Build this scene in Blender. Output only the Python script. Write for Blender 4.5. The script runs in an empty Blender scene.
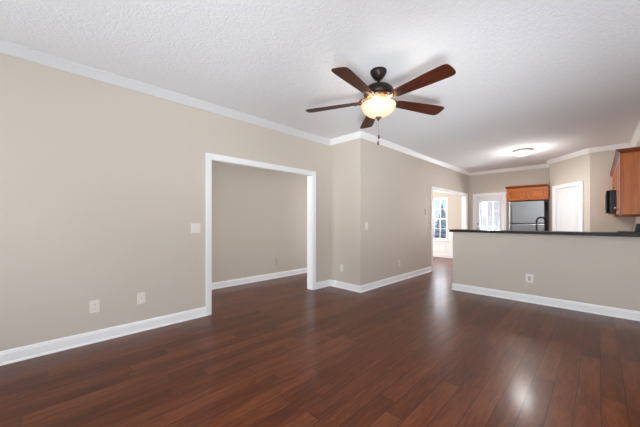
import bpy, bmesh, math, random
from mathutils import Matrix, Vector
random.seed(7)
R = math.radians
scene = bpy.context.scene
C = scene.collection

# ------------------------------------------------------------------ camera, world, lights, exposure
cd = bpy.data.cameras.new('camera')
cam = bpy.data.objects.new('camera', cd); C.objects.link(cam)
cam.location = (0, 0, 1.26); cam.rotation_euler = (R(90), 0, R(45.144))
cd.sensor_width = 36; cd.lens = 277.0 / 640 * 36; cd.shift_y = 7.5 / 640; cd.clip_start = 0.02
scene.camera = cam
scene.view_settings.view_transform = 'Standard'; scene.view_settings.look = 'None'
scene.view_settings.gamma = 1; scene.view_settings.use_curve_mapping = False
scene.view_settings.exposure = 0.0
scene.cycles.max_bounces = 10; scene.cycles.diffuse_bounces = 6
scene.cycles.use_denoising = True; scene.cycles.denoising_prefilter = 'ACCURATE'
scene.cycles.sample_clamp_indirect = 6

world = bpy.data.worlds.new('sky'); scene.world = world; world.use_nodes = True
wn = world.node_tree.nodes; wl = world.node_tree.links
wtc = wn.new('ShaderNodeTexCoord'); wsep = wn.new('ShaderNodeSeparateXYZ'); wramp = wn.new('ShaderNodeValToRGB')
wl.new(wtc.outputs['Generated'], wsep.inputs[0]); wl.new(wsep.outputs['Z'], wramp.inputs[0])
wramp.color_ramp.elements[0].color = (0.92, 0.95, 1, 1); wramp.color_ramp.elements[1].color = (0.55, 0.72, 1, 1)
wl.new(wramp.outputs[0], wn['Background'].inputs[0]); wn['Background'].inputs[1].default_value = 2.4

def area(name, loc, rot, sx, sy, power, col=(1, 1, 1)):
    d = bpy.data.lights.new(name, 'AREA'); d.shape = 'RECTANGLE'; d.size = sx; d.size_y = sy; d.energy = power; d.color = col
    o = bpy.data.objects.new(name, d); C.objects.link(o); o.location = loc; o.rotation_euler = rot; return o
# daylight from rear windows, nook window and back door; the fills are added, unseen
DAY = (0.94, 1.0, 1.05)
def aim(loc, to): return (Vector(to) - Vector(loc)).to_track_quat('-Z', 'Y').to_euler()
area('daylight_rear', (-1.0, -2.0, 1.35), (R(90 + 27), 0, 0), 4.2, 1.9, 84, DAY)
area('right_fill', (1.68, 2.92, 1.4), (R(90 + 4), 0, R(90)), 2.6, 1.9, 18, DAY)  # added unseen fill on the right, brightens the left and middle walls
area('nook_fill', (-6.0, 8.0, 1.5), (R(90), 0, R(-90)), 2.4, 1.8, 116, (1, 0.99, 0.97))  # added fill out of view, makes the nook bright
area('daylight_nook_window', (-3.9, 9.98, 1.45), (R(90), 0, R(180)), 0.5, 1.3, 14, (0.96, 1.0, 1.04))
area('daylight_kitchen_door', (-2.4, 9.98, 1.45), (R(90), 0, R(180)), 0.5, 0.8, 40, (0.96, 1.0, 1.04))
area('hall_fill', (-4.4, -2.0, 1.4), (R(90), 0, R(22)), 1.0, 1.9, 60, (0.95, 1.0, 1.05)).data.spread = R(80)  # fill added out of view to lighten the hall wall
area('hall_end_fill', (-4.0, 5.5, 1.3), (R(90), 0, R(180 - 15)), 1.2, 1.9, 24, (0.97, 1.0, 1.02))  # second added hall fill, hidden round the far end
area('front_fill', (0.3, -0.6, 1.7), aim((0.3, -0.6, 1.7), (-1.0, 4.4, 2.6)), 0.7, 0.5, 37, (0.95, 1.0, 1.04))  # added behind the camera as a flash stand-in, lifts far walls
area('ceiling_fill_left', (0.4, -0.5, 0.6), aim((0.4, -0.5, 0.6), (-3.3, 2.0, 2.82)), 0.8, 0.5, 4.6, (0.95, 1.0, 1.04)).data.spread = R(48)  # added low fill, lifts the ceiling near the left wall
area('ceiling_fill', (0.3, 0.05, 0.5), aim((0.3, 0.05, 0.5), (-2.4, 5.0, 2.9)), 0.8, 0.5, 15, (0.95, 1.0, 1.04)).data.spread = R(50)  # added low fill aimed up, lifts the middle of the ceiling

# ------------------------------------------------------------------ materials
def new_mat(name):
    m = bpy.data.materials.new(name); m.use_nodes = True
    return m, m.node_tree.nodes, m.node_tree.links, m.node_tree.nodes['Principled BSDF']
def rgb(r, g, b):
    f = lambda c: ((c / 255 + 0.055) / 1.055) ** 2.4 if c > 10 else c / 255 / 12.92
    return (f(r), f(g), f(b), 1)
def plain(name, col, rough=0.5, metal=0.0, bump=0.0, scale=60, spec=0.5, var=0.04):
    m, n, l, b = new_mat(name)
    tc = n.new('ShaderNodeTexCoord'); no = n.new('ShaderNodeTexNoise'); no.inputs['Scale'].default_value = scale; no.inputs['Detail'].default_value = 4
    l.new(tc.outputs['Object'], no.inputs['Vector'])
    mix = n.new('ShaderNodeMix'); mix.data_type = 'RGBA'
    mix.inputs['A'].default_value = tuple(c * (1 - var) for c in col[:3]) + (1,); mix.inputs['B'].default_value = tuple(min(1, c * (1 + var)) for c in col[:3]) + (1,)
    l.new(no.outputs['Fac'], mix.inputs['Factor']); l.new(mix.outputs['Result'], b.inputs['Base Color'])
    b.inputs['Roughness'].default_value = rough; b.inputs['Metallic'].default_value = metal; b.inputs['Specular IOR Level'].default_value = spec
    if bump:
        bp = n.new('ShaderNodeBump'); bp.inputs['Strength'].default_value = bump; bp.inputs['Distance'].default_value = 0.004
        l.new(no.outputs['Fac'], bp.inputs['Height']); l.new(bp.outputs['Normal'], b.inputs['Normal'])
    return m
def wood(name, c1, c2, axis=2, rough=0.4, scale=14, stretch=12, spec=0.5, coat=0.0):
    m, n, l, b = new_mat(name)
    tc = n.new('ShaderNodeTexCoord'); mp = n.new('ShaderNodeMapping'); s = [scale * 1.0] * 3; s[axis] = scale / stretch
    mp.inputs['Scale'].default_value = s; l.new(tc.outputs['Object'], mp.inputs['Vector'])
    no = n.new('ShaderNodeTexNoise'); no.inputs['Scale'].default_value = 3; no.inputs['Detail'].default_value = 8; no.inputs['Distortion'].default_value = 0.8
    l.new(mp.outputs[0], no.inputs['Vector'])
    cr = n.new('ShaderNodeValToRGB'); cr.color_ramp.elements[0].position = 0.3; cr.color_ramp.elements[1].position = 0.7
    cr.color_ramp.elements[0].color = c1; cr.color_ramp.elements[1].color = c2
    l.new(no.outputs['Fac'], cr.inputs[0]); l.new(cr.outputs[0], b.inputs['Base Color'])
    b.inputs['Roughness'].default_value = rough; b.inputs['Specular IOR Level'].default_value = spec; b.inputs['Coat Weight'].default_value = coat
    return m

def floor_material():
    m, n, l, b = new_mat('dark_plank_floor')
    def M(op, a, bb=None, cc=None):
        x = n.new('ShaderNodeMath'); x.operation = op
        for i, v in enumerate((a, bb, cc)):
            if v is None: continue
            if isinstance(v, (int, float)): x.inputs[i].default_value = v
            else: l.new(v, x.inputs[i])
        return x.outputs[0]
    tc = n.new('ShaderNodeTexCoord'); sp = n.new('ShaderNodeSeparateXYZ'); l.new(tc.outputs['Object'], sp.inputs[0])
    W, LEN = 0.1257, 1.15
    u = M('DIVIDE', M('ADD', sp.outputs['X'], 0.49 + W * 100), W)
    row = M('FLOOR', u); fu = M('SUBTRACT', u, row)
    wn1 = n.new('ShaderNodeTexWhiteNoise'); wn1.noise_dimensions = '1D'; l.new(row, wn1.inputs['W'])
    v = M('ADD', M('DIVIDE', sp.outputs['Y'], LEN), M('MULTIPLY', wn1.outputs['Value'], 7.3))
    v = M('ADD', v, M('MULTIPLY', M('SINE', M('MULTIPLY', v, 2.1)), 0.16))
    col = M('FLOOR', v); fv = M('SUBTRACT', v, col)
    cmb = n.new('ShaderNodeCombineXYZ'); l.new(row, cmb.inputs[0]); l.new(col, cmb.inputs[1])
    wn2 = n.new('ShaderNodeTexWhiteNoise'); wn2.noise_dimensions = '2D'; l.new(cmb.outputs[0], wn2.inputs['Vector'])
    # grain
    gv = n.new('ShaderNodeCombineXYZ')
    l.new(M('MULTIPLY', sp.outputs['X'], 22), gv.inputs[0]); l.new(M('MULTIPLY', sp.outputs['Y'], 2.6), gv.inputs[1]); l.new(M('MULTIPLY', wn2.outputs['Value'], 40), gv.inputs[2])
    g = n.new('ShaderNodeTexNoise'); g.inputs['Scale'].default_value = 2.2; g.inputs['Detail'].default_value = 7; g.inputs['Distortion'].default_value = 1.2
    l.new(gv.outputs[0], g.inputs['Vector'])
    blot = n.new('ShaderNodeTexNoise'); blot.inputs['Scale'].default_value = 3.5; blot.inputs['Detail'].default_value = 3; l.new(gv.outputs[0], blot.inputs['Vector'])
    blot.inputs['Scale'].default_value = 0.8
    t = M('ADD', M('MULTIPLY', wn2.outputs['Value'], 0.24), M('ADD', M('MULTIPLY', g.outputs['Fac'], 0.58), M('MULTIPLY', blot.outputs['Fac'], 0.48)))
    cr = n.new('ShaderNodeValToRGB'); e = cr.color_ramp.elements
    e[0].position = 0.36; e[0].color = FLOOR_DARK; e[1].position = 0.98; e[1].color = FLOOR_LIGHT
    mid = e.new(0.64); mid.color = FLOOR_MID
    l.new(t, cr.inputs[0])
    # seams
    du = M('MULTIPLY', M('MINIMUM', fu, M('SUBTRACT', 1, fu)), W); dv = M('MULTIPLY', M('MINIMUM', fv, M('SUBTRACT', 1, fv)), LEN)
    d = M('MINIMUM', du, dv)
    seam = n.new('ShaderNodeMapRange'); seam.inputs['From Min'].default_value = 0.0006; seam.inputs['From Max'].default_value = 0.0032; l.new(d, seam.inputs['Value'])
    mx = n.new('ShaderNodeMix'); mx.data_type = 'RGBA'; mx.inputs['A'].default_value = (0.012, 0.005, 0.004, 1)
    l.new(seam.outputs[0], mx.inputs['Factor']); l.new(cr.outputs[0], mx.inputs['B']); l.new(mx.outputs['Result'], b.inputs['Base Color'])
    h = M('ADD', M('MULTIPLY', seam.outputs[0], 1.0), M('MULTIPLY', blot.outputs['Fac'], 0.12))
    bp = n.new('ShaderNodeBump'); bp.inputs['Strength'].default_value = 0.25; bp.inputs['Distance'].default_value = 0.0015
    l.new(h, bp.inputs['Height']); l.new(bp.outputs['Normal'], b.inputs['Normal'])
    rr = n.new('ShaderNodeMapRange'); rr.inputs['To Min'].default_value = 0.31; rr.inputs['To Max'].default_value = 0.36; l.new(g.outputs['Fac'], rr.inputs['Value'])
    l.new(rr.outputs[0], b.inputs['Roughness']); b.inputs['Specular IOR Level'].default_value = 0.17
    b.inputs['Coat Weight'].default_value = 0.20; b.inputs['Coat Roughness'].default_value = 0.15; b.inputs['Coat IOR'].default_value = 1.45
    return m
FLOOR_DARK = (0.046, 0.0100, 0.0028, 1); FLOOR_MID = (0.108, 0.0262, 0.0074, 1); FLOOR_LIGHT = (0.205, 0.064, 0.025, 1)

def ceiling_material():
    m, n, l, b = new_mat('knockdown_white_ceiling')
    tc = n.new('ShaderNodeTexCoord')
    a = n.new('ShaderNodeTexNoise'); a.inputs['Scale'].default_value = 24; a.inputs['Detail'].default_value = 6; a.inputs['Distortion'].default_value = 1.5
    l.new(tc.outputs['Object'], a.inputs['Vector'])
    cr = n.new('ShaderNodeValToRGB'); cr.color_ramp.elements[0].position = 0.42; cr.color_ramp.elements[1].position = 0.60; l.new(a.outputs['Fac'], cr.inputs[0])
    bp = n.new('ShaderNodeBump'); bp.inputs['Strength'].default_value = 0.33; bp.inputs['Distance'].default_value = 0.007
    l.new(cr.outputs[0], bp.inputs['Height']); l.new(bp.outputs['Normal'], b.inputs['Normal'])
    b.inputs['Base Color'].default_value = (0.85, 0.868, 0.888, 1); b.inputs['Roughness'].default_value = 0.85; b.inputs['Specular IOR Level'].default_value = 0.2
    return m

def glass_material(name='window_glass', tint=(0.97, 0.98, 1)):
    m, n, l, b = new_mat(name); n.remove(b)
    tr = n.new('ShaderNodeBsdfTransparent'); tr.inputs[0].default_value = tint + (1,)
    gl = n.new('ShaderNodeBsdfGlossy'); gl.inputs['Roughness'].default_value = 0.03
    mx = n.new('ShaderNodeMixShader'); fr = n.new('ShaderNodeFresnel'); fr.inputs[0].default_value = 1.35
    l.new(fr.outputs[0], mx.inputs[0]); l.new(tr.outputs[0], mx.inputs[1]); l.new(gl.outputs[0], mx.inputs[2])
    l.new(mx.outputs[0], n['Material Output'].inputs[0]); return m

def lit_glass(name, col, strength, trans=0.5):
    m, n, l, b = new_mat(name); n.remove(b)
    td = n.new('ShaderNodeBsdfTranslucent'); td.inputs[0].default_value = (0.50, 0.42, 0.30, 1)
    df = n.new('ShaderNodeBsdfDiffuse'); df.inputs[0].default_value = (0.85, 0.80, 0.70, 1)
    mx = n.new('ShaderNodeMixShader'); mx.inputs[0].default_value = trans; l.new(df.outputs[0], mx.inputs[1]); l.new(td.outputs[0], mx.inputs[2])
    em = n.new('ShaderNodeEmission'); em.inputs[0].default_value = col + (1,); em.inputs[1].default_value = strength
    ad = n.new('ShaderNodeAddShader'); l.new(mx.outputs[0], ad.inputs[0]); l.new(em.outputs[0], ad.inputs[1])
    l.new(ad.outputs[0], n['Material Output'].inputs[0]); return m

PAINT = plain('greige_wall_paint', (0.605, 0.545, 0.474, 1), 0.6, bump=0.08, scale=90, spec=0.25, var=0.01)
TRIM = plain('white_trim_paint', (0.92, 0.925, 0.925, 1), 0.35, var=0.01)
CROWN_DIMMED = plain('dimmed_crown_white', (0.68, 0.685, 0.69, 1), 0.7, var=0.01)  # trim white darkened in place of shade
DOORW = plain('white_door_paint', (0.79, 0.81, 0.83, 1), 0.4, var=0.01)
CEIL = ceiling_material()
FLOOR = floor_material()
GLASS = glass_material()
PLATE = plain('ivory_plastic', (0.80, 0.74, 0.68, 1), 0.35, var=0.01)
PLATE_W = plain('white_plastic', (0.82, 0.79, 0.75, 1), 0.35, var=0.01)
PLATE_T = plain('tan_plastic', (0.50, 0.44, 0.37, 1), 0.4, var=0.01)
GREYP = plain('grey_plastic', (0.52, 0.49, 0.46, 1), 0.4)
DARKP = plain('dark_slot', (0.03, 0.03, 0.03, 1), 0.5)
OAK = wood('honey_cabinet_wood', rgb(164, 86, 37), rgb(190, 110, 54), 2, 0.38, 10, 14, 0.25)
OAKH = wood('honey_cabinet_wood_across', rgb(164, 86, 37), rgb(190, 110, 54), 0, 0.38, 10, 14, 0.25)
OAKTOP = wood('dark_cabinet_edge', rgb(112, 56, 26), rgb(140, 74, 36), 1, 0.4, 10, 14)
STEEL = plain('brushed_stainless', (0.27, 0.272, 0.275, 1), 0.32, 1.0, bump=0.05, scale=30, var=0.10)
STEELD = plain('grey_appliance_side', (0.18, 0.18, 0.185, 1), 0.5, 0.3)
BLACK = plain('black_appliance', (0.006, 0.006, 0.006, 1), 0.3, spec=0.2)
BLACKG = plain('black_glass', (0.006, 0.006, 0.006, 1), 0.5, spec=0.1)
GRANITE = plain('black_granite', (0.027, 0.019, 0.016, 1), 0.35, scale=160, var=0.6, spec=0.15)
BRONZE = plain('dark_bronze', (0.014, 0.009, 0.007, 1), 0.38, 0.3, var=0.15, spec=0.3)
COPPER = plain('antique_copper', (0.20, 0.105, 0.06, 1), 0.4, 0.9, scale=40, var=0.35)
BRACKET = plain('antique_bronze', (0.11, 0.06, 0.036, 1), 0.4, 0.85, scale=40, var=0.35)
NICKEL = plain('brushed_nickel', (0.50, 0.49, 0.46, 1), 0.3, 1.0)
BLADE = wood('cherry_blade_wood', rgb(42, 17, 9), rgb(92, 40, 21), 0, 0.5, 14, 16, 0.25)
BOWL = lit_glass('alabaster_glass', (1.0, 0.80, 0.54), 0.20, 0.5)
DOME = lit_glass('opal_glass', (1.0, 0.98, 0.93), 1.6, 0.5)
VENT = plain('white_vent_metal', (0.62, 0.63, 0.65, 1), 0.4)

# ------------------------------------------------------------------ mesh helpers
class MB:
    def __init__(s): s.bm = bmesh.new()
    def box(s, x0, x1, y0, y1, z0, z1, bev=0.0, mat=None):
        r = bmesh.ops.create_cube(s.bm, size=1)['verts']
        sc = Matrix.Diagonal((x1 - x0, y1 - y0, z1 - z0, 1)); tr = Matrix.Translation(((x0 + x1) / 2, (y0 + y1) / 2, (z0 + z1) / 2))
        bmesh.ops.transform(s.bm, matrix=(mat or Matrix()) @ tr @ sc, verts=r)
        if bev:
            es = list({e for v in r for e in v.link_edges})
            bmesh.ops.bevel(s.bm, geom=es, offset=bev, segments=2, affect='EDGES', profile=0.5)
        return s
    def prism(s, pts, d0, d1, axis='y', mat=None):
        # pts: polygon in the plane across the axis: y -> (x,z); x -> (y,z); z -> (x,y)
        f = {'y': lambda a, b, d: (a, d, b), 'x': lambda a, b, d: (d, a, b), 'z': lambda a, b, d: (a, b, d)}[axis]
        A = [s.bm.verts.new(f(a, b, d0)) for a, b in pts]; B = [s.bm.verts.new(f(a, b, d1)) for a, b in pts]
        n = len(pts); fs = [s.bm.faces.new(A), s.bm.faces.new(B[::-1])]
        for i in range(n): fs.append(s.bm.faces.new((A[i], B[i], B[(i + 1) % n], A[(i + 1) % n])))
        if mat: bmesh.ops.transform(s.bm, matrix=mat, verts=A + B)
        bmesh.ops.recalc_face_normals(s.bm, faces=fs); return s
    def lathe(s, prof, c=(0, 0, 0), n=40, mat=None):
        rings = []; fs = []; vs = []
        for r, z in prof:
            if r < 1e-6: v = [s.bm.verts.new((c[0], c[1], c[2] + z))]
            else: v = [s.bm.verts.new((c[0] + r * math.cos(2 * math.pi * i / n), c[1] + r * math.sin(2 * math.pi * i / n), c[2] + z)) for i in range(n)]
            rings.append(v); vs += v
        for a, b in zip(rings, rings[1:]):
            for i in range(n):
                j = (i + 1) % n
                q = [a[i % len(a)], a[j % len(a)], b[j % len(b)], b[i % len(b)]]
                q = list(dict.fromkeys(q))
                if len(q) > 2: fs.append(s.bm.faces.new(q))
        bmesh.ops.recalc_face_normals(s.bm, faces=fs)
        if mat: bmesh.ops.transform(s.bm, matrix=mat, verts=vs)
        for f in fs: f.smooth = True
        return s
    def tube(s, pts, rad, n=10, caps=True):
        pts = [Vector(p) for p in pts]; rings = []; up = None
        for i, p in enumerate(pts):
            t = (pts[min(i + 1, len(pts) - 1)] - pts[max(i - 1, 0)]).normalized()
            if up is None: up = Vector((0, 0, 1)) if abs(t.z) < 0.9 else Vector((1, 0, 0))
            a = t.cross(up).normalized(); b = a.cross(t).normalized(); up = b
            r = rad[i] if isinstance(rad, (list, tuple)) else rad
            rings.append([s.bm.verts.new(p + a * (r * math.cos(2 * math.pi * k / n)) + b * (r * math.sin(2 * math.pi * k / n))) for k in range(n)])
        fs = []
        for A, B in zip(rings, rings[1:]):
            for k in range(n): fs.append(s.bm.faces.new((A[k], A[(k + 1) % n], B[(k + 1) % n], B[k])))
        if caps: fs += [s.bm.faces.new(rings[0][::-1]), s.bm.faces.new(rings[-1])]
        bmesh.ops.recalc_face_normals(s.bm, faces=fs)
        for f in fs: f.smooth = True
        return s
    def build(s, name, mat, parent=None, world=True, smooth_angle=None):
        me = bpy.data.meshes.new(name); 
        if parent is not None and world:
            s.bm.transform(wmat(parent).inverted())
        s.bm.to_mesh(me); s.bm.free(); me.materials.append(mat)
        o = bpy.data.objects.new(name, me); C.objects.link(o); o.parent = parent
        return o
def wmat(o):
    m = Matrix.Translation(o.location) @ o.rotation_euler.to_matrix().to_4x4()
    return (wmat(o.parent) @ m) if o.parent else m
def tag(o, label, cat, group=None):
    o['label'] = label; o['category'] = cat
    if group: o['group'] = group
    return o
def thing(name, label, cat, loc, rotz=0, group=None):
    o = bpy.data.objects.new(name, None); C.objects.link(o); o.empty_display_size = 0.1
    o.location = loc; o.rotation_euler = (0, 0, rotz); return tag(o, label, cat, group)
def struct(o): o['kind'] = 'structure'; return o
def structure_root(name, loc, rotz=0):
    o = bpy.data.objects.new(name, None); C.objects.link(o); o.location = loc; o.rotation_euler = (0, 0, rotz); return struct(o)

# ------------------------------------------------------------------ room numbers
H = 2.82
XL, YJ, XM, YP, YB = -3.69, 3.95, -2.96, 5.32, 9.78
XR, YK = 0.52, 8.33
PA, PB = (-0.892, 9.26), (-0.128, 8.33)
T = 0.12
YREAR, XRIGHT = -2.2, 1.8
OP0, OP1, OPZ = 1.592, 3.475, 2.10        # opening to the hall
NO0, NO1, NOZ = 6.945, 9.50, 2.065        # opening to the nook

def wall(name, p, q, side, holes=(), z0=0, z1=H, th=T, mat=PAINT):
    """a wall along p->q, thickness th growing to the left (side=1) or right (-1); holes = (s0, s1, z0, z1) along it"""
    p, q = Vector(p), Vector(q); L = (q - p).length; a = math.atan2(q.y - p.y, q.x - p.x)
    m = Matrix.Translation((p.x, p.y, 0)) @ Matrix.Rotation(a, 4, 'Z')
    y0, y1 = (0, th) if side > 0 else (-th, 0)
    b = MB(); s = 0
    for h0, h1, hz0, hz1 in sorted(holes):
        if h0 > s: b.box(s, h0, y0, y1, z0, z1, mat=m)
        if hz0 > z0: b.box(h0, h1, y0, y1, z0, hz0, mat=m)
        if hz1 < z1: b.box(h0, h1, y0, y1, hz1, z1, mat=m)
        s = h1
    if s < L: b.box(s, L, y0, y1, z0, z1, mat=m)
    return struct(b.build(name, mat))

# floor and ceiling
b = MB(); b.box(-6.4, 2.0, -2.4, 9.9, -0.1, 0); struct(b.build('floor', FLOOR))
b = MB(); b.box(-6.4, 2.0, -2.4, 9.9, H, H + 0.1); struct(b.build('ceiling', CEIL))

wall('wall_left', (XL, YREAR), (XL, YJ), 1, [(OP0 - YREAR, OP1 - YREAR, 0, OPZ)])
wall('wall_jog', (XL - T, YJ), (XM - T, YJ), 1)
wall('wall_middle', (XM, YJ), (XM, YB), 1, [(NO0 - YJ, NO1 - YJ, 0, NOZ)])
# back wall: runs behind nook and kitchen; holes for the nook window and the outside door
WX0, WX1, WZ0, WZ1 = -4.185, -3.645, 0.60, 2.07
DX0, DX1, DZ1 = -2.775, -2.005, 2.055
wall('wall_back', (PA[0], YB), (-6.3, YB), -1, [(PA[0] - DX1, PA[0] - DX0, 0, DZ1), (PA[0] - WX1, PA[0] - WX0, WZ0, WZ1)])
wall('wall_pantry_return', (PA[0], YB + T), PA, 1)
pang = math.atan2(PB[1] - PA[1], PB[0] - PA[0]); PLEN = math.hypot(PB[0] - PA[0], PB[1] - PA[1])
PD0, PD1, PDZ = 0.20, 0.970, 2.075
wall('wall_pantry', PA, PB, 1, [(PD0, PD1, 0, PDZ)])
wall('wall_kitchen_end', PB, (XR, YK), 1)
wall('wall_kitchen_side', (XR, YK + T), (XR, YP), 1)
wall('wall_front_right', (XR, YP), (XRIGHT + T, YP), 1)
wall('wall_right', (XRIGHT, YP), (XRIGHT, YREAR), 1, [(YP - 3.8, YP - 1.0, 0.55, 2.3)])
wall('wall_rear', (XRIGHT, YREAR), (XL, YREAR), 1, [(0.6, 2.5, 0.5, 2.3), (2.9, 4.8, 0.5, 2.3)])
XH = -5.02
wall('wall_hall', (XH, YREAR), (XH, 5.6), 1)
wall('wall_hall_end', (XH, 5.6), (XM - T, 5.6), 1)
wall('wall_hall_rear', (XL - T, YREAR), (XH, YREAR), 1, [(0.1, 1.1, 0.5, 2.3)])
wall('wall_nook_near', (-6.2, 6.3), (XM - T, 6.3), -1)
wall('wall_nook_left', (-6.2, 6.3), (-6.2, YB), 1, [(0.8, 2.9, 0.9, 2.2)])

# half wall between living room and kitchen
PX0 = -1.884
b = MB(); b.box(PX0, XR + 0.02, YP, YP + 0.13, 0, 1.062); struct(b.build('wall_bar', PAINT))

# --------------------------------------------------- crown, baseboards
def sweep(names, pts, prof, mat, closed_ends=True):
    """profile (offset to the right of travel, z) swept along pts with mitres; one object per segment"""
    pts = [Vector(p) for p in pts]; n = len(pts); offs = []
    for i in range(n):
        d0 = (pts[i] - pts[i - 1]).normalized() if i > 0 else None
        d1 = (pts[i + 1] - pts[i]).normalized() if i < n - 1 else None
        n0 = Vector((d0.y, -d0.x)) if d0 else None; n1 = Vector((d1.y, -d1.x)) if d1 else None
        if n0 is None: offs.append(n1)
        elif n1 is None: offs.append(n0)
        else:
            m = (n0 + n1).normalized(); offs.append(m / max(0.2, m.dot(n0)))
    for i in range(n - 1):
        if names[i] is None: continue
        bm = bmesh.new()
        A = [bm.verts.new((pts[i].x + offs[i].x * o, pts[i].y + offs[i].y * o, z)) for o, z in prof]
        B = [bm.verts.new((pts[i + 1].x + offs[i + 1].x * o, pts[i + 1].y + offs[i + 1].y * o, z)) for o, z in prof]
        k = len(prof)
        for j in range(k): bm.faces.new((A[j], A[(j + 1) % k], B[(j + 1) % k], B[j]))
        bm.faces.new(A[::-1]); bm.faces.new(B); bmesh.ops.recalc_face_normals(bm, faces=bm.faces)
        me = bpy.data.meshes.new(names[i]); bm.to_mesh(me); bm.free(); me.materials.append(mat)
        o = bpy.data.objects.new(names[i], me); C.objects.link(o); struct(o)
zc = 2.729
CROWN = [(-0.002, zc), (0.010, zc), (0.013, zc + 0.012), (0.020, zc + 0.020), (0.036, zc + 0.040), (0.056, zc + 0.062), (0.060, zc + 0.074), (0.070, zc + 0.078), (0.070, H + 0.002), (-0.002, H + 0.002)]
sweep(['trim_%d' % i for i in range(1, 11)],
      [(XL, YREAR), (XL, YJ), (XM, YJ), (XM, YB), (PA[0], YB), PA, PB, (XR, YK), (XR, YP), (XRIGHT, YP), (XRIGHT, YREAR)], CROWN, TRIM)
bpy.data.objects['trim_1'].data.materials[0] = CROWN_DIMMED   # left crown's shading put into its colour, so it blends with the ceiling
BASE = [(-0.002, 0), (0.022, 0), (0.021, 0.012), (0.014, 0.020), (0.014, 0.092), (0.011, 0.100), (0.010, 0.112), (0.006, 0.120), (-0.002, 0.120)]
CW = 0.068
sweep(['baseboard_left'], [(XL, YREAR), (XL, OP0 - CW)], BASE, TRIM)
sweep(['baseboard_corner', 'baseboard_jog', 'baseboard_middle'], [(XL, OP1 + CW), (XL, YJ), (XM, YJ), (XM, NO0 - CW)], BASE, TRIM)
sweep(['baseboard_middle_end', 'baseboard_back'], [(XM, NO1 + CW), (XM, YB), (DX0 - 0.08, YB)], BASE, TRIM)
sweep(['baseboard_hall', 'baseboard_hall_end'], [(XH, YREAR), (XH, 5.6), (XM - T, 5.6)], BASE, TRIM)
sweep(['baseboard_bar_end', 'baseboard_bar'], [(PX0, YP + 0.13), (PX0, YP), (XRIGHT, YP)], BASE, TRIM)
sweep(['baseboard_right'], [(XRIGHT, YP), (XRIGHT, YREAR)], BASE, TRIM)

# --------------------------------------------------- cased openings
CAS = 0.018
def casing(name, axis_x, side, y0, y1, ztop, both=True):
    """white casing and jamb lining of an opening in a wall at x=axis_x (room on +x), wall T thick towards -x"""
    b = MB()
    def board(xa, xb, w0, w1):
        # three mitred boards between offsets w0 and w1 outside the opening edge
        o0, o1, i0, i1, zo, zi = y0 - w1, y1 + w1, y0 - w0, y1 + w0, ztop + w1, ztop + w0
        b.prism([(o0, 0), (i0, 0), (i0, zi), (o0, zo)], xa, xb, 'x'); b.prism([(i1, 0), (o1, 0), (o1, zo), (i1, zi)], xa, xb, 'x')
        b.prism([(o0, zo), (i0, zi), (i1, zi), (o1, zo)], xa, xb, 'x')
    board(axis_x - 0.004, axis_x + 0.012, -0.004, 0.020); board(axis_x - 0.004, axis_x + 0.016, 0.020, 0.046); board(axis_x - 0.004, axis_x + 0.024, 0.046, CW)
    board(axis_x - T - CAS, axis_x - T + 0.004, -0.004, CW)
    # jamb lining
    b.box(axis_x - T, axis_x, y0 - 0.002, y0 + 0.012, 0, ztop); b.box(axis_x - T, axis_x, y1 - 0.012, y1 + 0.002, 0, ztop)
    b.box(axis_x - T, axis_x, y0, y1, ztop - 0.012, ztop + 0.002)
    struct(b.build(name, TRIM))
casing('trim_hall_opening', XL, 1, OP0, OP1, OPZ)
casing('trim_nook_opening', XM, 1, NO0, NO1, NOZ)

# --------------------------------------------------- nook window and wainscot
def frame_boxes(b, x0, x1, z0, z1, w, y0, y1, bev=0.004):
    b.box(x0, x0 + w, y0, y1, z0, z1, bev); b.box(x1 - w, x1, y0, y1, z0, z1, bev)
    b.box(x0 + w - 0.002, x1 - w + 0.002, y0, y1, z1 - w, z1, bev); b.box(x0 + w - 0.002, x1 - w + 0.002, y0, y1, z0, z0 + w, bev); return b
w = structure_root('window_1', ((WX0 + WX1) / 2, YB, WZ0))
frame_boxes(MB(), WX0, WX1, WZ0, WZ1, 0.03, YB - 0.005, YB + T).build('window_frame', TRIM, w)
zm = 1.335
for nm, z0, z1, yy in (('upper_sash', zm - 0.02, WZ1 - 0.03, 0.07), ('lower_sash', WZ0 + 0.03, zm + 0.02, 0.04)):
    x0, x1 = WX0 + 0.03, WX1 - 0.03
    b = frame_boxes(MB(), x0, x1, z0, z1, 0.032, YB + yy, YB + yy + 0.03)
    xm = (x0 + x1) / 2; b.box(xm - 0.009, xm + 0.009, YB + yy + 0.005, YB + yy + 0.025, z0 + 0.03, z1 - 0.03)
    b.box(x0 + 0.03, x1 - 0.03, YB + yy + 0.005, YB + yy + 0.025, (z0 + z1) / 2 - 0.009, (z0 + z1) / 2 + 0.009)
    s = b.build(nm, TRIM, w)
    g = MB(); g.box(x0 + 0.03, x1 - 0.03, YB + yy + 0.013, YB + yy + 0.017, z0 + 0.03, z1 - 0.03); g.build('pane', GLASS, s)
b = MB(); b.box(WX0 - 0.05, WX1 + 0.05, YB - 0.055, YB + 0.04, WZ0 - 0.03, WZ0, 0.006); b.box(WX0 - 0.03, WX1 + 0.03, YB - 0.02, YB, WZ0 - 0.075, WZ0 - 0.03, 0.004)
b.build('window_sill', TRIM, w)
b = MB()
wt = 0.93
for x0, x1 in ((-6.19, WX0 - 0.03), (WX1 + 0.03, XM - T - 0.001)):
    b.box(x0, x1, YB - 0.012, YB, 0, wt); b.box(x0, x1, YB - 0.03, YB, wt - 0.03, wt + 0.02, 0.005)
b.box(WX0 - 0.03, WX1 + 0.03, YB - 0.012, YB, 0, WZ0 - 0.03)
b.box(-6.19, XM - T - 0.001, YB - 0.024, YB, 0, 0.11, 0.005)
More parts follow.
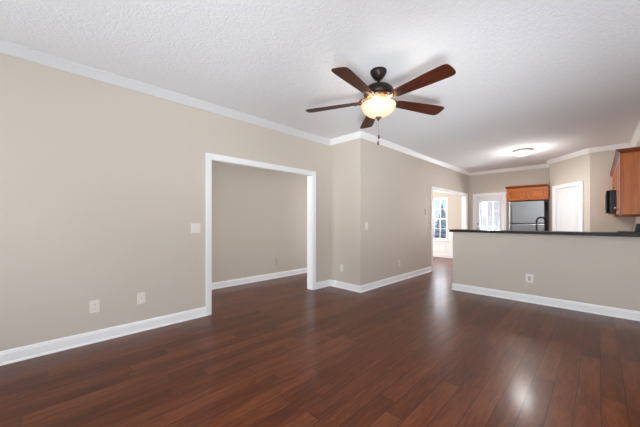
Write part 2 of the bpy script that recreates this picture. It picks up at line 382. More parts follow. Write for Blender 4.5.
def panel_mould(x0, x1, z0, z1):
    frame_boxes(b, x0, x1, z0, z1, 0.022, YB - 0.026, YB - 0.010, 0.005)
panel_mould(WX0 + 0.02, WX1 - 0.05, 0.19, 0.50); panel_mould(-3.5, -3.18, 0.19, 0.82)
for k in range(3): panel_mould(-6.1 + 0.62 * k, -5.58 + 0.62 * k, 0.19, 0.82)
struct(b.build('trim_wainscot', TRIM))

# unseen windows behind the camera; right, hall and nook side ones added to admit light
def plain_window(i, m, wd, z0, z1):
    r = structure_root('window_%d' % i, m.translation, m.to_euler().z)
    b = frame_boxes(MB(), -wd / 2, wd / 2, z0, z1, 0.05, 0.0, T)
    b.box(-0.025, 0.025, 0.02, T - 0.02, z0 + 0.04, z1 - 0.04); b.box(-wd / 2 + 0.04, wd / 2 - 0.04, 0.03, T - 0.03, (z0 + z1) / 2 - 0.02, (z0 + z1) / 2 + 0.02)
    b.build('window_frame', TRIM, r, world=False)
    g = MB(); g.box(-wd / 2 + 0.05, wd / 2 - 0.05, T / 2 - 0.003, T / 2 + 0.003, z0 + 0.05, z1 - 0.05); g.build('pane', GLASS, r, world=False)
def place(x, y, a): return Matrix.Translation((x, y, 0)) @ Matrix.Rotation(a, 4, 'Z')
plain_window(2, place(XRIGHT - 1.55, YREAR, R(180)), 1.9, 0.5, 2.3)
plain_window(3, place(XRIGHT - 3.85, YREAR, R(180)), 1.9, 0.5, 2.3)
plain_window(4, place(XRIGHT, 2.92, R(-90)), 2.8, 0.55, 2.3)
plain_window(6, place(XL - T - 0.6, YREAR, R(180)), 1.0, 0.5, 2.3)
plain_window(5, place(-6.2, 8.15, R(90)), 2.1, 0.9, 2.2)

# --------------------------------------------------- outside door (door_1) with nine panes
d = structure_root('door_1', ((DX0 + DX1) / 2, YB, 0))
b = MB(); cw = 0.072
def boards_y(b, x0, x1, zt, y):
    for w0, w1, d in ((-0.004, 0.022, 0.012), (0.022, 0.050, 0.016), (0.050, cw, 0.024)):
        b.prism([(x0 - w1, 0), (x0 - w0, 0), (x0 - w0, zt + w0), (x0 - w1, zt + w1)], y - d, y + 0.004, 'y')
        b.prism([(x1 + w0, 0), (x1 + w1, 0), (x1 + w1, zt + w1), (x1 + w0, zt + w0)], y - d, y + 0.004, 'y')
        b.prism([(x0 - w1, zt + w1), (x0 - w0, zt + w0), (x1 + w0, zt + w0), (x1 + w1, zt + w1)], y - d, y + 0.004, 'y')
boards_y(b, DX0, DX1, DZ1, YB)
b.box(DX0 - 0.002, DX0 + 0.02, YB, YB + T, 0, DZ1); b.box(DX1 - 0.02, DX1 + 0.002, YB, YB + T, 0, DZ1); b.box(DX0, DX1, YB, YB + T, DZ1 - 0.02, DZ1 + 0.002)
b.build('door_frame', TRIM, d)
sx0, sx1, gz0, gz1 = DX0 + 0.022, DX1 - 0.022, 0.97, 1.875
gx0, gx1 = sx0 + 0.09, sx1 - 0.09
b = MB(); y0, y1 = YB + 0.03, YB + 0.075
b.box(sx0, gx0, y0, y1, 0.01, DZ1 - 0.023); b.box(gx1, sx1, y0, y1, 0.01, DZ1 - 0.023)
b.box(gx0 - 0.001, gx1 + 0.001, y0, y1, gz1, DZ1 - 0.023); b.box(gx0 - 0.001, gx1 + 0.001, y0, y1, 0.01, gz0)
frame_boxes(b, gx0 - 0.012, gx1 + 0.012, gz0 - 0.012, gz1 + 0.012, 0.022, y0 - 0.012, y0 + 0.01)
for k in (1, 2):
    x = gx0 + (gx1 - gx0) * k / 3; b.box(x - 0.009, x + 0.009, y0 - 0.002, y1, gz0, gz1)
    z = gz0 + (gz1 - gz0) * k / 3; b.box(gx0, gx1, y0 - 0.002, y1, z - 0.009, z + 0.009)
for k in (0, 1):
    x = gx0 + k * (gx1 - gx0 + 0.03) / 2; frame_boxes(b, x, x + (gx1 - gx0 - 0.03) / 2, 0.2, 0.85, 0.02, y0 - 0.01, y0 + 0.005)
leaf = b.build('door_leaf', DOORW, d)
g = MB(); g.box(gx0, gx1, YB + 0.05, YB + 0.056, gz0, gz1); g.build('pane', GLASS, leaf)
b = MB(); b.lathe([(0, 0), (0.028, 0), (0.028, 0.008), (0.010, 0.012), (0.010, 0.035), (0.026, 0.045), (0.029, 0.06), (0.02, 0.072), (0, 0.074)], n=20, mat=Matrix.Translation((sx0 + 0.045, y0, 1.02)) @ Matrix.Rotation(R(90), 4, 'X'))
b.build('door_knob', NICKEL, leaf)
b = MB(); b.lathe([(0, 0), (0.026, 0), (0.026, 0.012), (0.01, 0.016), (0.01, 0.03), (0, 0.03)], n=20, mat=Matrix.Translation((sx0 + 0.045, y0, 1.17)) @ Matrix.Rotation(R(90), 4, 'X'))
b.build('deadbolt', NICKEL, leaf)
for z in (0.25, 1.05, 1.85):
    b = MB(); b.box(sx1 - 0.004, sx1 + 0.014, y0 - 0.012, y0 + 0.004, z - 0.045, z + 0.045, 0.002); b.build('hinge', NICKEL, d)

# --------------------------------------------------- pantry door (door_2), arched two panel door on the angled wall
d = structure_root('door_2', (PA[0], PA[1], 0), pang)
b = MB()
boards_y(b, PD0, PD1, PDZ, 0)
b.box(PD0 - 0.002, PD0 + 0.015, 0, T, 0, PDZ); b.box(PD1 - 0.015, PD1 + 0.002, 0, T, 0, PDZ); b.box(PD0, PD1, 0, T, PDZ - 0.015, PDZ + 0.002)
b.build('door_frame', TRIM, d, world=False)
b = MB(); s0, s1, st = PD0 + 0.018, PD1 - 0.018, PDZ - 0.018
b.box(s0, s1, 0.022, 0.05, 0.01, st)
def arch(x0, x1, z0, zs, rise, n=14):
    xm = (x0 + x1) / 2
    top = [(x1 + (x0 - x1) * i / n, zs + rise * math.cos(math.pi * (i / n - 0.5)) ** 1.0) for i in range(n + 1)]
    return [(x0, z0), (x1, z0)] + top
def ring(b, outer, inner, y0, y1):
    n = len(outer); V = [[b.bm.verts.new((x, y, z)) for x, z in P] for P, y in ((outer, y0), (inner, y0), (outer, y1), (inner, y1))]; fs = []
    for i in range(n):
        j = (i + 1) % n
        for a, c in ((0, 1), (1, 3), (3, 2), (2, 0)): fs.append(b.bm.faces.new((V[a][i], V[a][j], V[c][j], V[c][i])))
    bmesh.ops.recalc_face_normals(b.bm, faces=fs)
px0, px1 = s0 + 0.11, s1 - 0.11
for z0, zs, rise in ((1.02, st - 0.24, 0.10), (0.22, 0.86, 0.0)):
    ring(b, arch(px0, px1, z0, zs, rise), arch(px0 + 0.03, px1 - 0.03, z0 + 0.03, zs - 0.03, rise), 0.0185, 0.025)
    b.prism(arch(px0 + 0.05, px1 - 0.05, z0 + 0.05, zs - 0.05, rise), 0.019, 0.025, 'y')
leaf = b.build('door_leaf', DOORW, d, world=False)
b = MB(); b.lathe([(0, 0), (0.028, 0), (0.028, 0.008), (0.010, 0.012), (0.010, 0.035), (0.026, 0.045), (0.029, 0.06), (0.02, 0.072), (0, 0.074)], n=20, mat=Matrix.Translation((s0 + 0.06, 0.022, 0.98)) @ Matrix.Rotation(R(90), 4, 'X'))
b.build('door_knob', NICKEL, leaf, world=False)

# =================================================== THINGS
# --------------------------------------------------- ceiling fan
FX, FY, FZ = -1.614, 2.463, 2.505
fan = thing('ceiling_fan', 'five-blade dark wood ceiling fan with lit glass bowl light', 'ceiling fan', (FX, FY, H))
c0 = (FX, FY, 0)
MB().lathe([(0, H + 0.001), (0.084, H + 0.001), (0.086, H - 0.012), (0.080, H - 0.030), (0.062, H - 0.060), (0.042, H - 0.084), (0.030, H - 0.094), (0, H - 0.094)], c0).build('canopy', BRONZE, fan)
MB().lathe([(0, 2.75), (0.014, 2.75), (0.014, 2.66), (0, 2.66)], c0, 16).build('downrod', BRONZE, fan)
MB().lathe([(0, 2.682), (0.035, 2.682), (0.04, 2.668), (0.085, 2.660), (0.125, 2.645), (0.148, 2.620), (0.152, 2.585), (0.146, 2.560), (0.13, 2.548), (0, 2.548)], c0).build('motor_housing', BRONZE, fan)
b = MB(); b.lathe([(0, 2.55), (0.136, 2.55), (0.142, 2.54), (0.138, 2.525), (0.120, 2.510), (0.10, 2.500), (0, 2.500)], c0)
for k in range(20):
    a = 2 * math.pi * k / 20; b.lathe([(0, 0.010), (0.009, 0.007), (0.013, 0), (0.009, -0.007), (0, -0.010)], (FX + 0.133 * math.cos(a), FY + 0.133 * math.sin(a), 2.524), 10)
b.build('decorative_band', COPPER, fan)
MB().lathe([(0, 2.505), (0.075, 2.505), (0.075, 2.485), (0.06, 2.475), (0.06, 2.465), (0, 2.465)], c0).build('light_fitter', BRONZE, fan)
# bowl: open at the top
out = [(0.173, 2.470), (0.178, 2.462), (0.176, 2.446), (0.165, 2.420), (0.145, 2.393), (0.115, 2.367), (0.075, 2.347), (0.035, 2.337), (0.0, 2.335)]
inn = [(max(0, r - 0.006), z + 0.006) for r, z in out[::-1]]
MB().lathe(out + inn[:-1] + [(0.167, 2.470), (0.173, 2.470)], c0, 48).build('light_bowl', BOWL, fan)
MB().lathe([(0, 2.339), (0.032, 2.341), (0.034, 2.333), (0.022, 2.327), (0.016, 2.317), (0.010, 2.311), (0.009, 2.303), (0, 2.299)], c0, 20).build('finial', COPPER, fan)
for dx, dy, z1, z0 in ((0.006, 0.0, 2.305, 2.155), (-0.006, 0.004, 2.305, 2.095)):
    pc = MB(); pc.tube([(FX + dx * .6, FY + dy, z1), (FX + dx, FY + dy, z0)], 0.0016, 6)
    pc = pc.build('pull_chain', NICKEL, fan)
    MB().lathe([(0, 0.002), (0.004, 0), (0.0075, -0.012), (0.0085, -0.03), (0.006, -0.042), (0, -0.044)], (FX + dx, FY + dy, z0), 12).build('chain_fob', BRONZE, pc)
# blade shape along local x, blade iron likewise
def blade_outline():
    up = [(0.205, 0.050), (0.225, 0.056), (0.40, 0.067), (0.57, 0.077), (0.72, 0.083), (0.762, 0.081), (0.784, 0.068), (0.792, 0.046), (0.795, 0.0)]
    return up + [(x, -y) for x, y in up[:-1][::-1]]
for i in range(5):
    a = -1.41 + i * 2 * math.pi / 5
    M = Matrix.Rotation(R(-11), 4, 'X')
    bl = MB(); bl.prism(blade_outline(), -0.004, 0.004, 'z', mat=M); bl = bl.build('blade', BLADE, fan, world=False)
    bl.location = (0, 0, FZ - H + 0.008); bl.rotation_euler = (R(0), R(1.2), a)
    ir = MB()
    ir.prism([(0.225, 0.040), (0.29, 0.030), (0.315, 0.0), (0.29, -0.030), (0.225, -0.040), (0.19, -0.020), (0.13, -0.012), (0.13, 0.012), (0.19, 0.020)], -0.010, -0.004, 'z', mat=M)
    for sg in (-1, 1):  # scrolls either side of the arm
        pts = [(0.125 + 0.085 * t, sg * (0.014 + 0.032 * math.sin(math.pi * t)), 0.030 - 0.036 * t) for t in [k / 8 for k in range(9)]]
        ir.tube(pts, 0.008, 8)
        ir.tube([(0.175 + 0.015 * math.cos(t), sg * (0.026 + 0.012 * math.sin(t)), -0.004) for t in [2 * math.pi * k / 10 for k in range(11)]], 0.005, 8)
    for x, y in ((0.25, 0.02), (0.25, -0.02), (0.285, 0)): ir.lathe([(0, -0.015), (0.006, -0.014), (0.006, -0.009), (0, -0.009)], (x, y, 0), 10)
    ir.tube([(0.10, 0, 0.045), (0.13, 0, 0.030), (0.16, 0, 0.004), (0.20, 0, -0.004)], 0.011, 8)
    ir = ir.build('blade_bracket', BRACKET, fan, world=False); ir.location = bl.location; ir.rotation_euler = bl.rotation_euler
FAN_W = 3.2
for k in range(3):
    a = R(40 + 120 * k); ld = bpy.data.lights.new('fan_bulb', 'POINT'); ld.energy = FAN_W; ld.color = (1, 0.90, 0.78); ld.shadow_soft_size = 0.022
    lo = bpy.data.objects.new('fan_bulb', ld); C.objects.link(lo); lo.parent = fan; lo.location = (0.085 * math.cos(a), 0.085 * math.sin(a), 2.436 - H)

# --------------------------------------------------- kitchen ceiling light
KX, KY = -1.172, 7.476
kl = thing('ceiling_light', 'round flush ceiling light with opal dome over the kitchen', 'ceiling light', (KX, KY, H))
MB().lathe([(0, H + 0.001), (0.17, H + 0.001), (0.190, H - 0.012), (0.192, H - 0.036), (0.180, H - 0.042), (0, H - 0.042)], (KX, KY, 0), 48).build('metal_rim', NICKEL, kl)
MB().lathe([(0.176, H - 0.038), (0.170, H - 0.056), (0.143, H - 0.084), (0.095, H - 0.106), (0.045, H - 0.116), (0, H - 0.118)], (KX, KY, 0), 48).build('glass_dome', DOME, kl)
ld = bpy.data.lights.new('kitchen_dome_light', 'AREA'); ld.shape = 'DISK'; ld.size = 0.32; ld.energy = 21; ld.color = (1, 0.985, 0.96)
lo = bpy.data.objects.new('kitchen_dome_light', ld); C.objects.link(lo); lo.parent = kl; lo.location = (0, 0, -0.125)
ld = bpy.data.lights.new('kitchen_bulb', 'POINT'); ld.energy = 22; ld.color = (1, 0.98, 0.95); ld.shadow_soft_size = 0.16
lo = bpy.data.objects.new('kitchen_bulb', ld); C.objects.link(lo); lo.parent = kl; lo.location = (0, 0, -0.36)

# ceiling vent by the back door
VX, VY = -2.147, 9.25
v = thing('ceiling_vent', 'slim white slatted air vent in the ceiling above the back door', 'vent', (VX, VY, H))
b = MB(); frame_boxes(b, -0.20, 0.20, -0.09, 0.09, 0.022, -0.006, 0.002, 0.002)
b.bm.transform(Matrix.Translation((VX, VY, H)) @ Matrix.Rotation(R(-90), 4, 'X')); b.build('vent_frame', VENT, v)
b = MB()
for k in range(9):
    y = VY - 0.064 + k * 0.016; b.prism([(y - 0.006, H - 0.003), (y + 0.005, H - 0.012), (y + 0.007, H - 0.011), (y - 0.004, H - 0.002)], VX - 0.182, VX + 0.182, 'x')
b.build('louver', VENT, v)

# --------------------------------------------------- wall plates
def plate(name, label, cat, loc, rotz, w=0.078, h=0.125, kind='outlet', mat=PLATE, group=None):
    t = thing(name, label, cat, loc, rotz, group)
    b = MB(); b.box(-w / 2, w / 2, -0.007, 0.0005, -h / 2, h / 2, 0.003); b.build('cover_plate', mat, t, world=False)
    if kind == 'outlet':
        for z in (-0.021, 0.021):
            b = MB(); b.box(-0.017, 0.017, -0.0095, -0.005, z - 0.0145, z + 0.0145, 0.004); o = b.build('receptacle', mat, t, world=False)
            b = MB()
            for x in (-0.006, 0.006): b.box(x - 0.0012, x + 0.0012, -0.0098, -0.009, z - 0.002, z + 0.007)
            b.box(-0.002, 0.002, -0.0098, -0.009, z - 0.011, z - 0.007); b.build('slot', DARKP, o, world=False)
    elif kind == 'rocker_outlet':
        b = MB(); b.box(-0.018, 0.018, -0.0095, -0.005, -0.035, 0.035, 0.003); o = b.build('receptacle', GREYP, t, world=False)
        for z in (-0.019, 0.019):
            b = MB()
            for x in (-0.006, 0.006): b.box(x - 0.0012, x + 0.0012, -0.0099, -0.009, z - 0.004, z + 0.005)
            b.box(-0.007, 0.007, -0.0097, -0.0094, z - 0.0055, z - 0.0045); b.build('slot', DARKP, o, world=False)
    elif kind == 'coax':
        b = MB(); b.lathe([(0, 0), (0.009, 0), (0.009, 0.005), (0.0055, 0.006), (0.0055, 0.016), (0, 0.016)], n=14, mat=Matrix.Translation((0.002, -0.006, 0.0)) @ Matrix.Rotation(R(90), 4, 'X')); b.build('coax_connector', GREYP, t, world=False)
    elif kind == 'switch':
        n = 2 if w > 0.1 else 1
        for k in range(n):
            x = (k - (n - 1) / 2) * 0.047
            b = MB(); b.box(x - 0.0165, x + 0.0165, -0.0085, -0.005, -0.033, 0.033, 0.002); o = b.build('rocker_frame', mat, t, world=False)
            b = MB(); b.prism([(-0.008, -0.030), (-0.013, 0.030), (-0.006, 0.030), (-0.006, -0.030)], x - 0.0135, x + 0.0135, 'x'); b.build('rocker', mat, o, world=False)
    return t
q = R(90)
plate('wall_outlet', 'white power outlet low on the left wall, nearest the camera', 'outlet', (XL, 0.370, 0.374), q, 0.084, 0.132, 'outlet', PLATE, 'power outlets')
plate('cable_outlet', 'white cable jack plate with one round connector low on the left wall', 'cable jack', (XL, 0.786, 0.378), q, 0.082, 0.132, 'coax', PLATE)
plate('light_switch', 'wide double rocker light switch left of the white-cased opening', 'light switch', (XL, 1.392, 1.168), q, 0.125, 0.128, 'switch', PLATE, 'light switches')
plate('wall_outlet', 'power outlet on the narrow pale wall right of the cased opening', 'outlet', (-3.395, YJ, 0.377), 0, 0.078, 0.128, 'outlet', PLATE, 'power outlets')
plate('light_switch', 'single rocker light switch on the grey wall beside its outside corner', 'light switch', (XM, 4.13, 1.172), q, 0.085, 0.132, 'switch', PLATE, 'light switches')
plate('wall_outlet', 'power outlet low on the long middle wall under the ceiling fan', 'outlet', (XM, 5.291, 0.376), q, 0.080, 0.128, 'outlet', PLATE, 'power outlets')
plate('wall_outlet', 'square-faced power outlet with grey centre on the half wall below the bar top', 'outlet', (-0.752, YP, 0.372), 0, 0.094, 0.132, 'rocker_outlet', PLATE_W, 'power outlets')
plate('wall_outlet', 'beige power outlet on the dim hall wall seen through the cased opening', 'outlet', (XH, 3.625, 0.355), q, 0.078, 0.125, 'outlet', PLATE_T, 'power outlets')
t = thing('thermostat', 'small beige thermostat on the wall beside the bright doorway', 'thermostat', (XM, 6.58, 1.475), q)
b = MB(); b.box(-0.045, 0.045, -0.022, 0.0005, -0.066, 0.066, 0.006); b.build('housing', PLATE_T, t, world=False)
b = MB(); b.box(-0.028, 0.028, -0.0235, -0.020, 0.010, 0.045, 0.001); b.build('display', GREYP, t, world=False)

# --------------------------------------------------- bar top and kitchen
def Lprism(b, pts, z0, z1, bev=0.008):
    n0 = len(b.bm.verts); b.prism(pts, z0, z1, 'z')
b = MB(); b.prism([(-1.925, 5.235), (XR - 0.001, 5.235), (XR - 0.001, 6.25), (0.20, 6.25), (0.20, 5.62), (-1.925, 5.62)], 1.062, 1.105, 'z')
es = [e for e in b.bm.edges]; bmesh.ops.bevel(b.bm, geom=es, offset=0.006, segments=2, affect='EDGES')
bar = b.build('bar_counter_top', GRANITE)
bar.name = 'bar_countertop'; tag(bar, 'black polished stone countertop capping the half wall', 'countertop')

# sink counter behind the half wall
sc_ = thing('kitchen_counter', 'low kitchen counter behind the half wall carrying the faucet', 'counter', (-0.9, 5.78, 0))
b = MB(); b.box(PX0 + 0.05, 0.19, YP + 0.132, 6.05, 0.0, 0.90); b.build('base_cabinet', OAK, sc_)
b = MB(); b.box(PX0 + 0.03, 0.19, YP + 0.132, 6.08, 0.90, 0.94, 0.005); b.build('worktop', GRANITE, sc_)
# faucet
fa = thing('kitchen_faucet', 'dark gooseneck kitchen faucet rising behind the bar in front of the fridge', 'faucet', (-0.715, 5.72, 0.94))
MB().lathe([(0, 0), (0.030, 0), (0.030, 0.012), (0.022, 0.03), (0.018, 0.09), (0.0, 0.09)], (-0.715, 5.72, 0.94), 20).build('faucet_base', BRONZE, fa)
sp = []; ux, uy = 0.150 / 0.18, 0.10 / 0.18; rr_ = 0.066
sp.append((-0.715, 5.72, 1.02)); sp.append((-0.715, 5.72, 1.10)); sp.append((-0.715, 5.72, 1.18)); zt = 1.255
for k in range(13):
    a = math.pi * (1 - k / 12); s_ = rr_ + rr_ * math.cos(a)
    sp.append((-0.715 + ux * s_, 5.72 + uy * s_, zt + rr_ * math.sin(a)))
ex, ey = -0.715 + ux * 2 * rr_, 5.72 + uy * 2 * rr_
sp.append((ex, ey, 1.19))
MB().tube(sp, 0.0125, 12).build('spout', BRONZE, fa)
MB().tube([(ex, ey, 1.20), (ex, ey, 1.17), (ex, ey, 1.09)], [0.014, 0.018, 0.019], 12).build('spray_head', BRONZE, fa)
MB().tube([(-0.715, 5.72, 1.0), (-0.66, 5.70, 1.02), (-0.62, 5.69, 1.06)], [0.010, 0.008, 0.007], 10).build('faucet_handle', BRONZE, fa)

# refrigerator
f0, f1, fy, ft = -1.735, -0.975, 9.10, 1.785
fr = thing('refrigerator', 'stainless top-freezer refrigerator under the small wooden cabinet', 'refrigerator', ((f0 + f1) / 2, 9.4, 0))
b = MB(); b.box(f0 + 0.005, f1 - 0.005, fy + 0.07, 9.76, 0.03, ft - 0.01, 0.01); b.build('body', STEELD, fr)
for nm, z0, z1 in (('freezer_door', 1.195, ft), ('refrigerator_door', 0.09, 1.182)):
    b = MB(); b.box(f0, f1, fy, fy + 0.062, z0, z1, 0.012); o = b.build(nm, STEEL, fr)
    h0, h1 = (z0 + 0.03, z1 - 0.10) if nm[0] == 'f' else (z1 - 0.62, z1 - 0.03)
    b = MB(); x = f0 + 0.05; b.tube([(x, fy - 0.002, h0), (x, fy - 0.035, h0 + 0.02), (x, fy - 0.045, h0 + 0.05), (x, fy - 0.045, h1 - 0.05), (x, fy - 0.035, h1 - 0.02), (x, fy - 0.002, h1)], 0.011, 10); b.build('handle', STEELD, o)
b = MB(); b.box(f0 + 0.02, f1 - 0.02, fy + 0.058, fy + 0.072, 0.10, ft - 0.012); b.build('door_gasket', DARKP, fr)
b = MB(); b.box(f0 + 0.02, f1 - 0.02, fy + 0.03, fy + 0.07, 0.0, 0.08, 0.004); b.build('toe_grille', DARKP, fr)

def cab_door(parent, M, w, h, mat, knob=None, th=0.02):
    """raised panel door in local x (width), z (height), front at -y; M places it"""
    b = MB(); b.box(0, w, -0.006, 0, 0, h); s = 0.055
    b.box(0, s, -th, -0.004, 0, h, 0.003); b.box(w - s, w, -th, -0.004, 0, h, 0.003); b.box(s - 0.001, w - s + 0.001, -th, -0.004, 0, s, 0.003); b.box(s - 0.001, w - s + 0.001, -th, -0.004, h - s, h, 0.003)
    b.box(s + 0.012, w - s - 0.012, -0.015, -0.004, s + 0.012, h - s - 0.012, 0.007)
    b.bm.transform(M); o = b.build('cabinet_door', mat, parent)
    if knob:
        b = MB(); b.lathe([(0, 0), (0.007, 0), (0.006, 0.012), (0.014, 0.020), (0.016, 0.028), (0.010, 0.034), (0, 0.035)], n=16, mat=M @ Matrix.Translation((knob[0], -th, knob[1])) @ Matrix.Rotation(R(90), 4, 'X'))
        b.build('knob', NICKEL, o)
    return o
# cabinet above the refrigerator
k0, k1, ky, kz0, kz1 = -1.80, -0.905, 9.15, 1.815, 2.185
fc = thing('fridge_cabinet', 'short honey wood cabinet with two doors above the refrigerator', 'cabinet', ((k0 + k1) / 2, 9.45, kz0))
b = MB(); b.box(k0, k1, ky, YB - 0.001, kz0, kz1); b.build('body', OAK, fc)
for xa, xb in ((k0, k0 + 0.06), ((k0 + k1) / 2 - 0.05, (k0 + k1) / 2 + 0.05), (k1 - 0.06, k1)):
    b = MB(); b.box(xa, xb, ky - 0.004, ky + 0.01, kz0, kz1); b.build('stile', OAK, fc)
wdr = (k1 - k0) / 2 - 0.065
cab_door(fc, Matrix.Translation((k0 + 0.03, ky - 0.004, kz0 + 0.02)), wdr, 0.305, OAKH, (wdr - 0.028, 0.05))
cab_door(fc, Matrix.Translation((k1 - 0.03 - wdr, ky - 0.004, kz0 + 0.02)), wdr, 0.305, OAKH, (0.028, 0.05))
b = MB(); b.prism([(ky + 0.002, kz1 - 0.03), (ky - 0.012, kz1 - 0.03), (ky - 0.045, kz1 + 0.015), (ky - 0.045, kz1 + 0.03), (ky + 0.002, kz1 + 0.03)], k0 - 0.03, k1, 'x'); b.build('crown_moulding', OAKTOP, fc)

# right-hand wall cabinets
CF = 0.222
def wall_cab(name, label, y0, y1, z0, z1, near_return, doors):
    t = thing(name, label, 'cabinet', (0.36, (y0 + y1) / 2, z0), 0, 'cabinets on the right kitchen wall')
    b = MB(); b.box(CF, XR - 0.001, y0, y1, z0, z1, 0.002); b.build('body', OAK, t)
    w = (y1 - y0) / doors - 0.02
    for k in range(doors):
        ya = y0 + (k + 1) * (y1 - y0) / doors - 0.01
        M = Matrix.Translation((CF, ya, z0 + 0.015)) @ Matrix.Rotation(R(-90), 4, 'Z')
        kn = 0.03 if k % 2 == 0 and doors > 1 else w - 0.03
        cab_door(t, M, w, z1 - z0 - 0.05, OAK, (kn, 0.09 if z1 - z0 > 0.5 else 0.05))
    a = CF; yn = y0 - (0.055 if near_return else 0)
    prof = [(0.002, z1 - 0.022), (0.014, z1 - 0.022), (0.022, z1 - 0.010), (0.050, z1 + 0.018), (0.058, z1 + 0.022), (0.058, z1 + 0.034), (0.002, z1 + 0.034)]
    b = MB()
    if near_return:
        # mitred: along the front then round the near side
        P = [Vector((CF, y1)), Vector((CF, y0)), Vector((XR - 0.002, y0))]
        N = [Vector((-1, 0)), Vector((-1, -1)), Vector((0, -1))]
        rings = [[b.bm.verts.new((p.x + n.x * o, p.y + n.y * o, z)) for o, z in prof] for p, n in zip(P, N)]; fs = []
        for A, B in zip(rings, rings[1:]):
            for j in range(len(prof)): fs.append(b.bm.faces.new((A[j], A[(j + 1) % len(prof)], B[(j + 1) % len(prof)], B[j])))
        fs += [b.bm.faces.new(rings[0]), b.bm.faces.new(rings[-1])]; bmesh.ops.recalc_face_normals(b.bm, faces=fs)
    else: b.prism([(CF - o, z) for o, z in prof], y0, y1, 'y')
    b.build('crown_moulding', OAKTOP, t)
    return t
wall_cab('wall_cabinet', 'honey wood wall cabinet showing its broad plain side at the right edge', 5.45, 6.55, 1.345, 2.18, True, 2)
wall_cab('wall_cabinet', 'short honey wood wall cabinet directly above the black microwave', 6.552, 7.39, 1.772, 2.18, False, 2)
wall_cab('wall_cabinet', 'honey wood wall cabinet in the far corner beyond the black microwave', 7.392, 8.32, 1.345, 2.18, False, 2)
# microwave
mw = thing('microwave', 'black microwave oven mounted under the right wall cabinets', 'microwave', (0.3, 6.97, 1.385))
b = MB(); b.box(0.125, XR - 0.002, 6.58, 7.365, 1.385, 1.768, 0.006); b.build('body', BLACK, mw)
b = MB(); b.box(0.093, 0.123, 6.585, 7.18, 1.40, 1.762, 0.005); o = b.build('door', BLACKG, mw)
b = MB(); b.box(0.088, 0.095, 7.12, 7.165, 1.45, 1.72, 0.002); b.build('handle', BLACK, o)
b = MB(); b.box(0.093, 0.123, 7.185, 7.36, 1.40, 1.762, 0.005); b.build('control_panel', BLACKG, mw)
b = MB(); b.box(0.14, 0.45, 6.62, 7.32, 1.380, 1.386); b.build('vent_grille', DARKP, mw)
# range with backguard
rg = thing('kitchen_range', 'range with a black-ended slanted backguard peeking above the bar top', 'range', (0.2, 6.97, 0))
b = MB(); b.box(-0.13, XR - 0.02, 6.60, 7.35, 0.0, 0.93, 0.006); b.build('body', STEELD, rg)
b = MB(); b.box(-0.14, XR - 0.02, 6.595, 7.355, 0.93, 0.95, 0.004); b.build('cooktop', BLACKG, rg)
b = MB(); b.prism([(XR - 0.14, 0.95), (XR - 0.095, 1.215), (XR - 0.02, 1.215), (XR - 0.02, 0.95)], 6.612, 7.35, 'y'); bg = b.build('backguard', STEEL, rg)
b = MB(); b.prism([(XR - 0.142, 0.95), (XR - 0.097, 1.22), (XR - 0.018, 1.22), (XR - 0.018, 0.95)], 6.59, 6.612, 'y'); b.build('end_cap', BLACK, bg)

# =================================================== outside
YARD = plain('winter_lawn', (0.20, 0.22, 0.12, 1), 0.9, scale=8, var=0.3)
CONC = plain('pale_concrete', (0.55, 0.52, 0.49, 1), 0.8, scale=12, var=0.08)
SIDING = plain('blue_grey_siding', (0.62, 0.67, 0.71, 1), 0.6, var=0.04)
ROOFM = plain('dark_shingle', (0.09, 0.10, 0.12, 1), 0.8, scale=30, var=0.3)
FENCE = plain('pale_painted_fence', (0.74, 0.69, 0.67, 1), 0.7, scale=10, var=0.08)
b = MB(); b.box(-30, 14, 9.92, 44, -0.30, -0.20); struct(b.build('ground_outside', YARD))
b = MB(); b.box(-4.8, -0.5, 9.92, 13.2, -0.20, -0.06); struct(b.build('floor_patio', CONC))
# patio railing
rl = thing('patio_railing', 'white patio railing seen through the panes of the back door', 'railing', (-3.0, 12.9, -0.06))
b = MB(); b.box(-4.8, -1.2, 12.86, 12.94, 1.0, 1.06, 0.006); b.build('top_rail', TRIM, rl)
b = MB(); b.box(-4.8, -1.2, 12.875, 12.925, 0.05, 0.11, 0.006); b.build('bottom_rail', TRIM, rl)
for k in range(3):
    b = MB(); x = -4.75 + k * 1.75; b.box(x - 0.05, x + 0.05, 12.85, 12.95, -0.06, 1.12, 0.006); b.build('post', TRIM, rl)
for k in range(27):
    x = -4.65 + k * 0.13
    if min(abs(x + 4.75 - j * 1.75) for j in range(3)) < 0.07: continue
    b = MB(); b.box(x - 0.016, x + 0.016, 12.884, 12.916, 0.1, 1.01); b.build('baluster', TRIM, rl)
# fence
fn = thing('yard_fence', 'pale board fence at the back of the yard beyond the patio railing', 'fence', (-2, 19, -0.2))
b = MB()
for k in range(46): b.box(-7.0 + k * 0.2, -6.81 + k * 0.2, 19.0, 19.025, -0.15, 1.55 + 0.01 * (k % 3), 0.003)
b.build('boards', FENCE, fn)
b = MB(); b.box(-7, 2.2, 19.025, 19.07, 0.2, 0.29); b.box(-7, 2.2, 19.025, 19.07, 1.2, 1.29); b.build('rail', FENCE, fn)
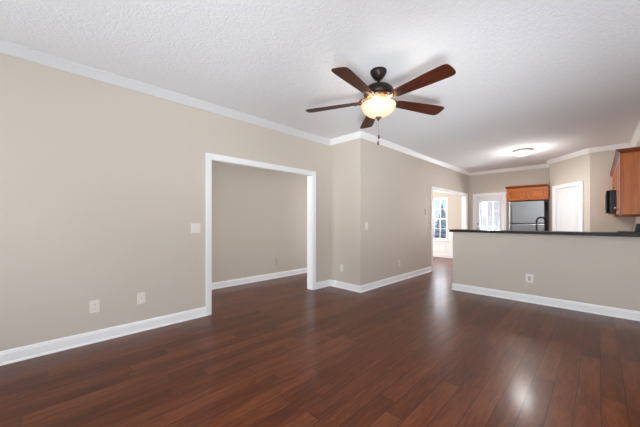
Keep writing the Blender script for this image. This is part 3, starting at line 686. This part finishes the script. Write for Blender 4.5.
# neighbouring houses
BRICK = plain('pale_pink_brick', (0.78, 0.69, 0.67, 1), 0.8, scale=6, var=0.12)
hs = thing('house', 'blue-grey sided house seen through the panes of the far nook window', 'house', (-11, 20, -0.2))
b = MB(); b.box(-16, -6.9, 19.6, 26, -0.2, 4.6)
for k in range(30): b.prism([(19.57, -0.18 + k * 0.158), (19.6, -0.18 + k * 0.158), (19.6, -0.03 + k * 0.158), (19.592, -0.03 + k * 0.158)], -16, -6.9, 'x')
b.build('siding', SIDING, hs)
b = MB(); b.prism([(19.1, 4.5), (22.8, 6.6), (26.5, 4.5), (26.5, 4.38), (22.8, 6.46), (19.1, 4.38)], -16.4, -6.7, 'x'); b.build('roof', ROOFM, hs)
h2 = thing('house', 'pale pink brick house seen above the fence through the back door panes', 'house', (-2, 25, -0.2))
b = MB(); b.box(-5.8, 4, 23, 30, -0.2, 3.4); b.build('brick_wall', BRICK, h2)
b = MB(); b.prism([(22.6, 3.3), (26.5, 5.6), (30.4, 3.3), (30.4, 3.18), (26.5, 5.45), (22.6, 3.18)], -6.0, 4.4, 'x'); b.build('roof', ROOFM, h2)
TREE = plain('dark_evergreen', (0.20, 0.24, 0.27, 1), 0.8, scale=14, var=0.5)
tr = thing('evergreen_tree', 'dark conical evergreen in front of the blue-grey house outside the nook window', 'tree', (-5.55, 14.2, -0.2))
b = MB()
for k in range(9):
    z = 0.15 + k * 0.2; r0 = 0.62 * (1 - k / 9.6); n = 22; rim = []
    tip = b.bm.verts.new((-5.55, 14.2, z + 0.42))
    for i in range(n):
        a = 2 * math.pi * i / n; rr = r0 * (1.0 if i % 2 else 0.78) * random.uniform(0.92, 1.06)
        rim.append(b.bm.verts.new((-5.55 + rr * math.cos(a), 14.2 + rr * math.sin(a), z + random.uniform(-0.05, 0.03))))
    for i in range(n): b.bm.faces.new((tip, rim[i], rim[(i + 1) % n]))
    b.bm.faces.new(rim[::-1])
b.build('foliage', TREE, tr)
b = MB(); b.tube([(-5.55, 14.2, -0.22), (-5.55, 14.2, 0.4)], [0.07, 0.05], 10); b.build('trunk', OAKTOP, tr)
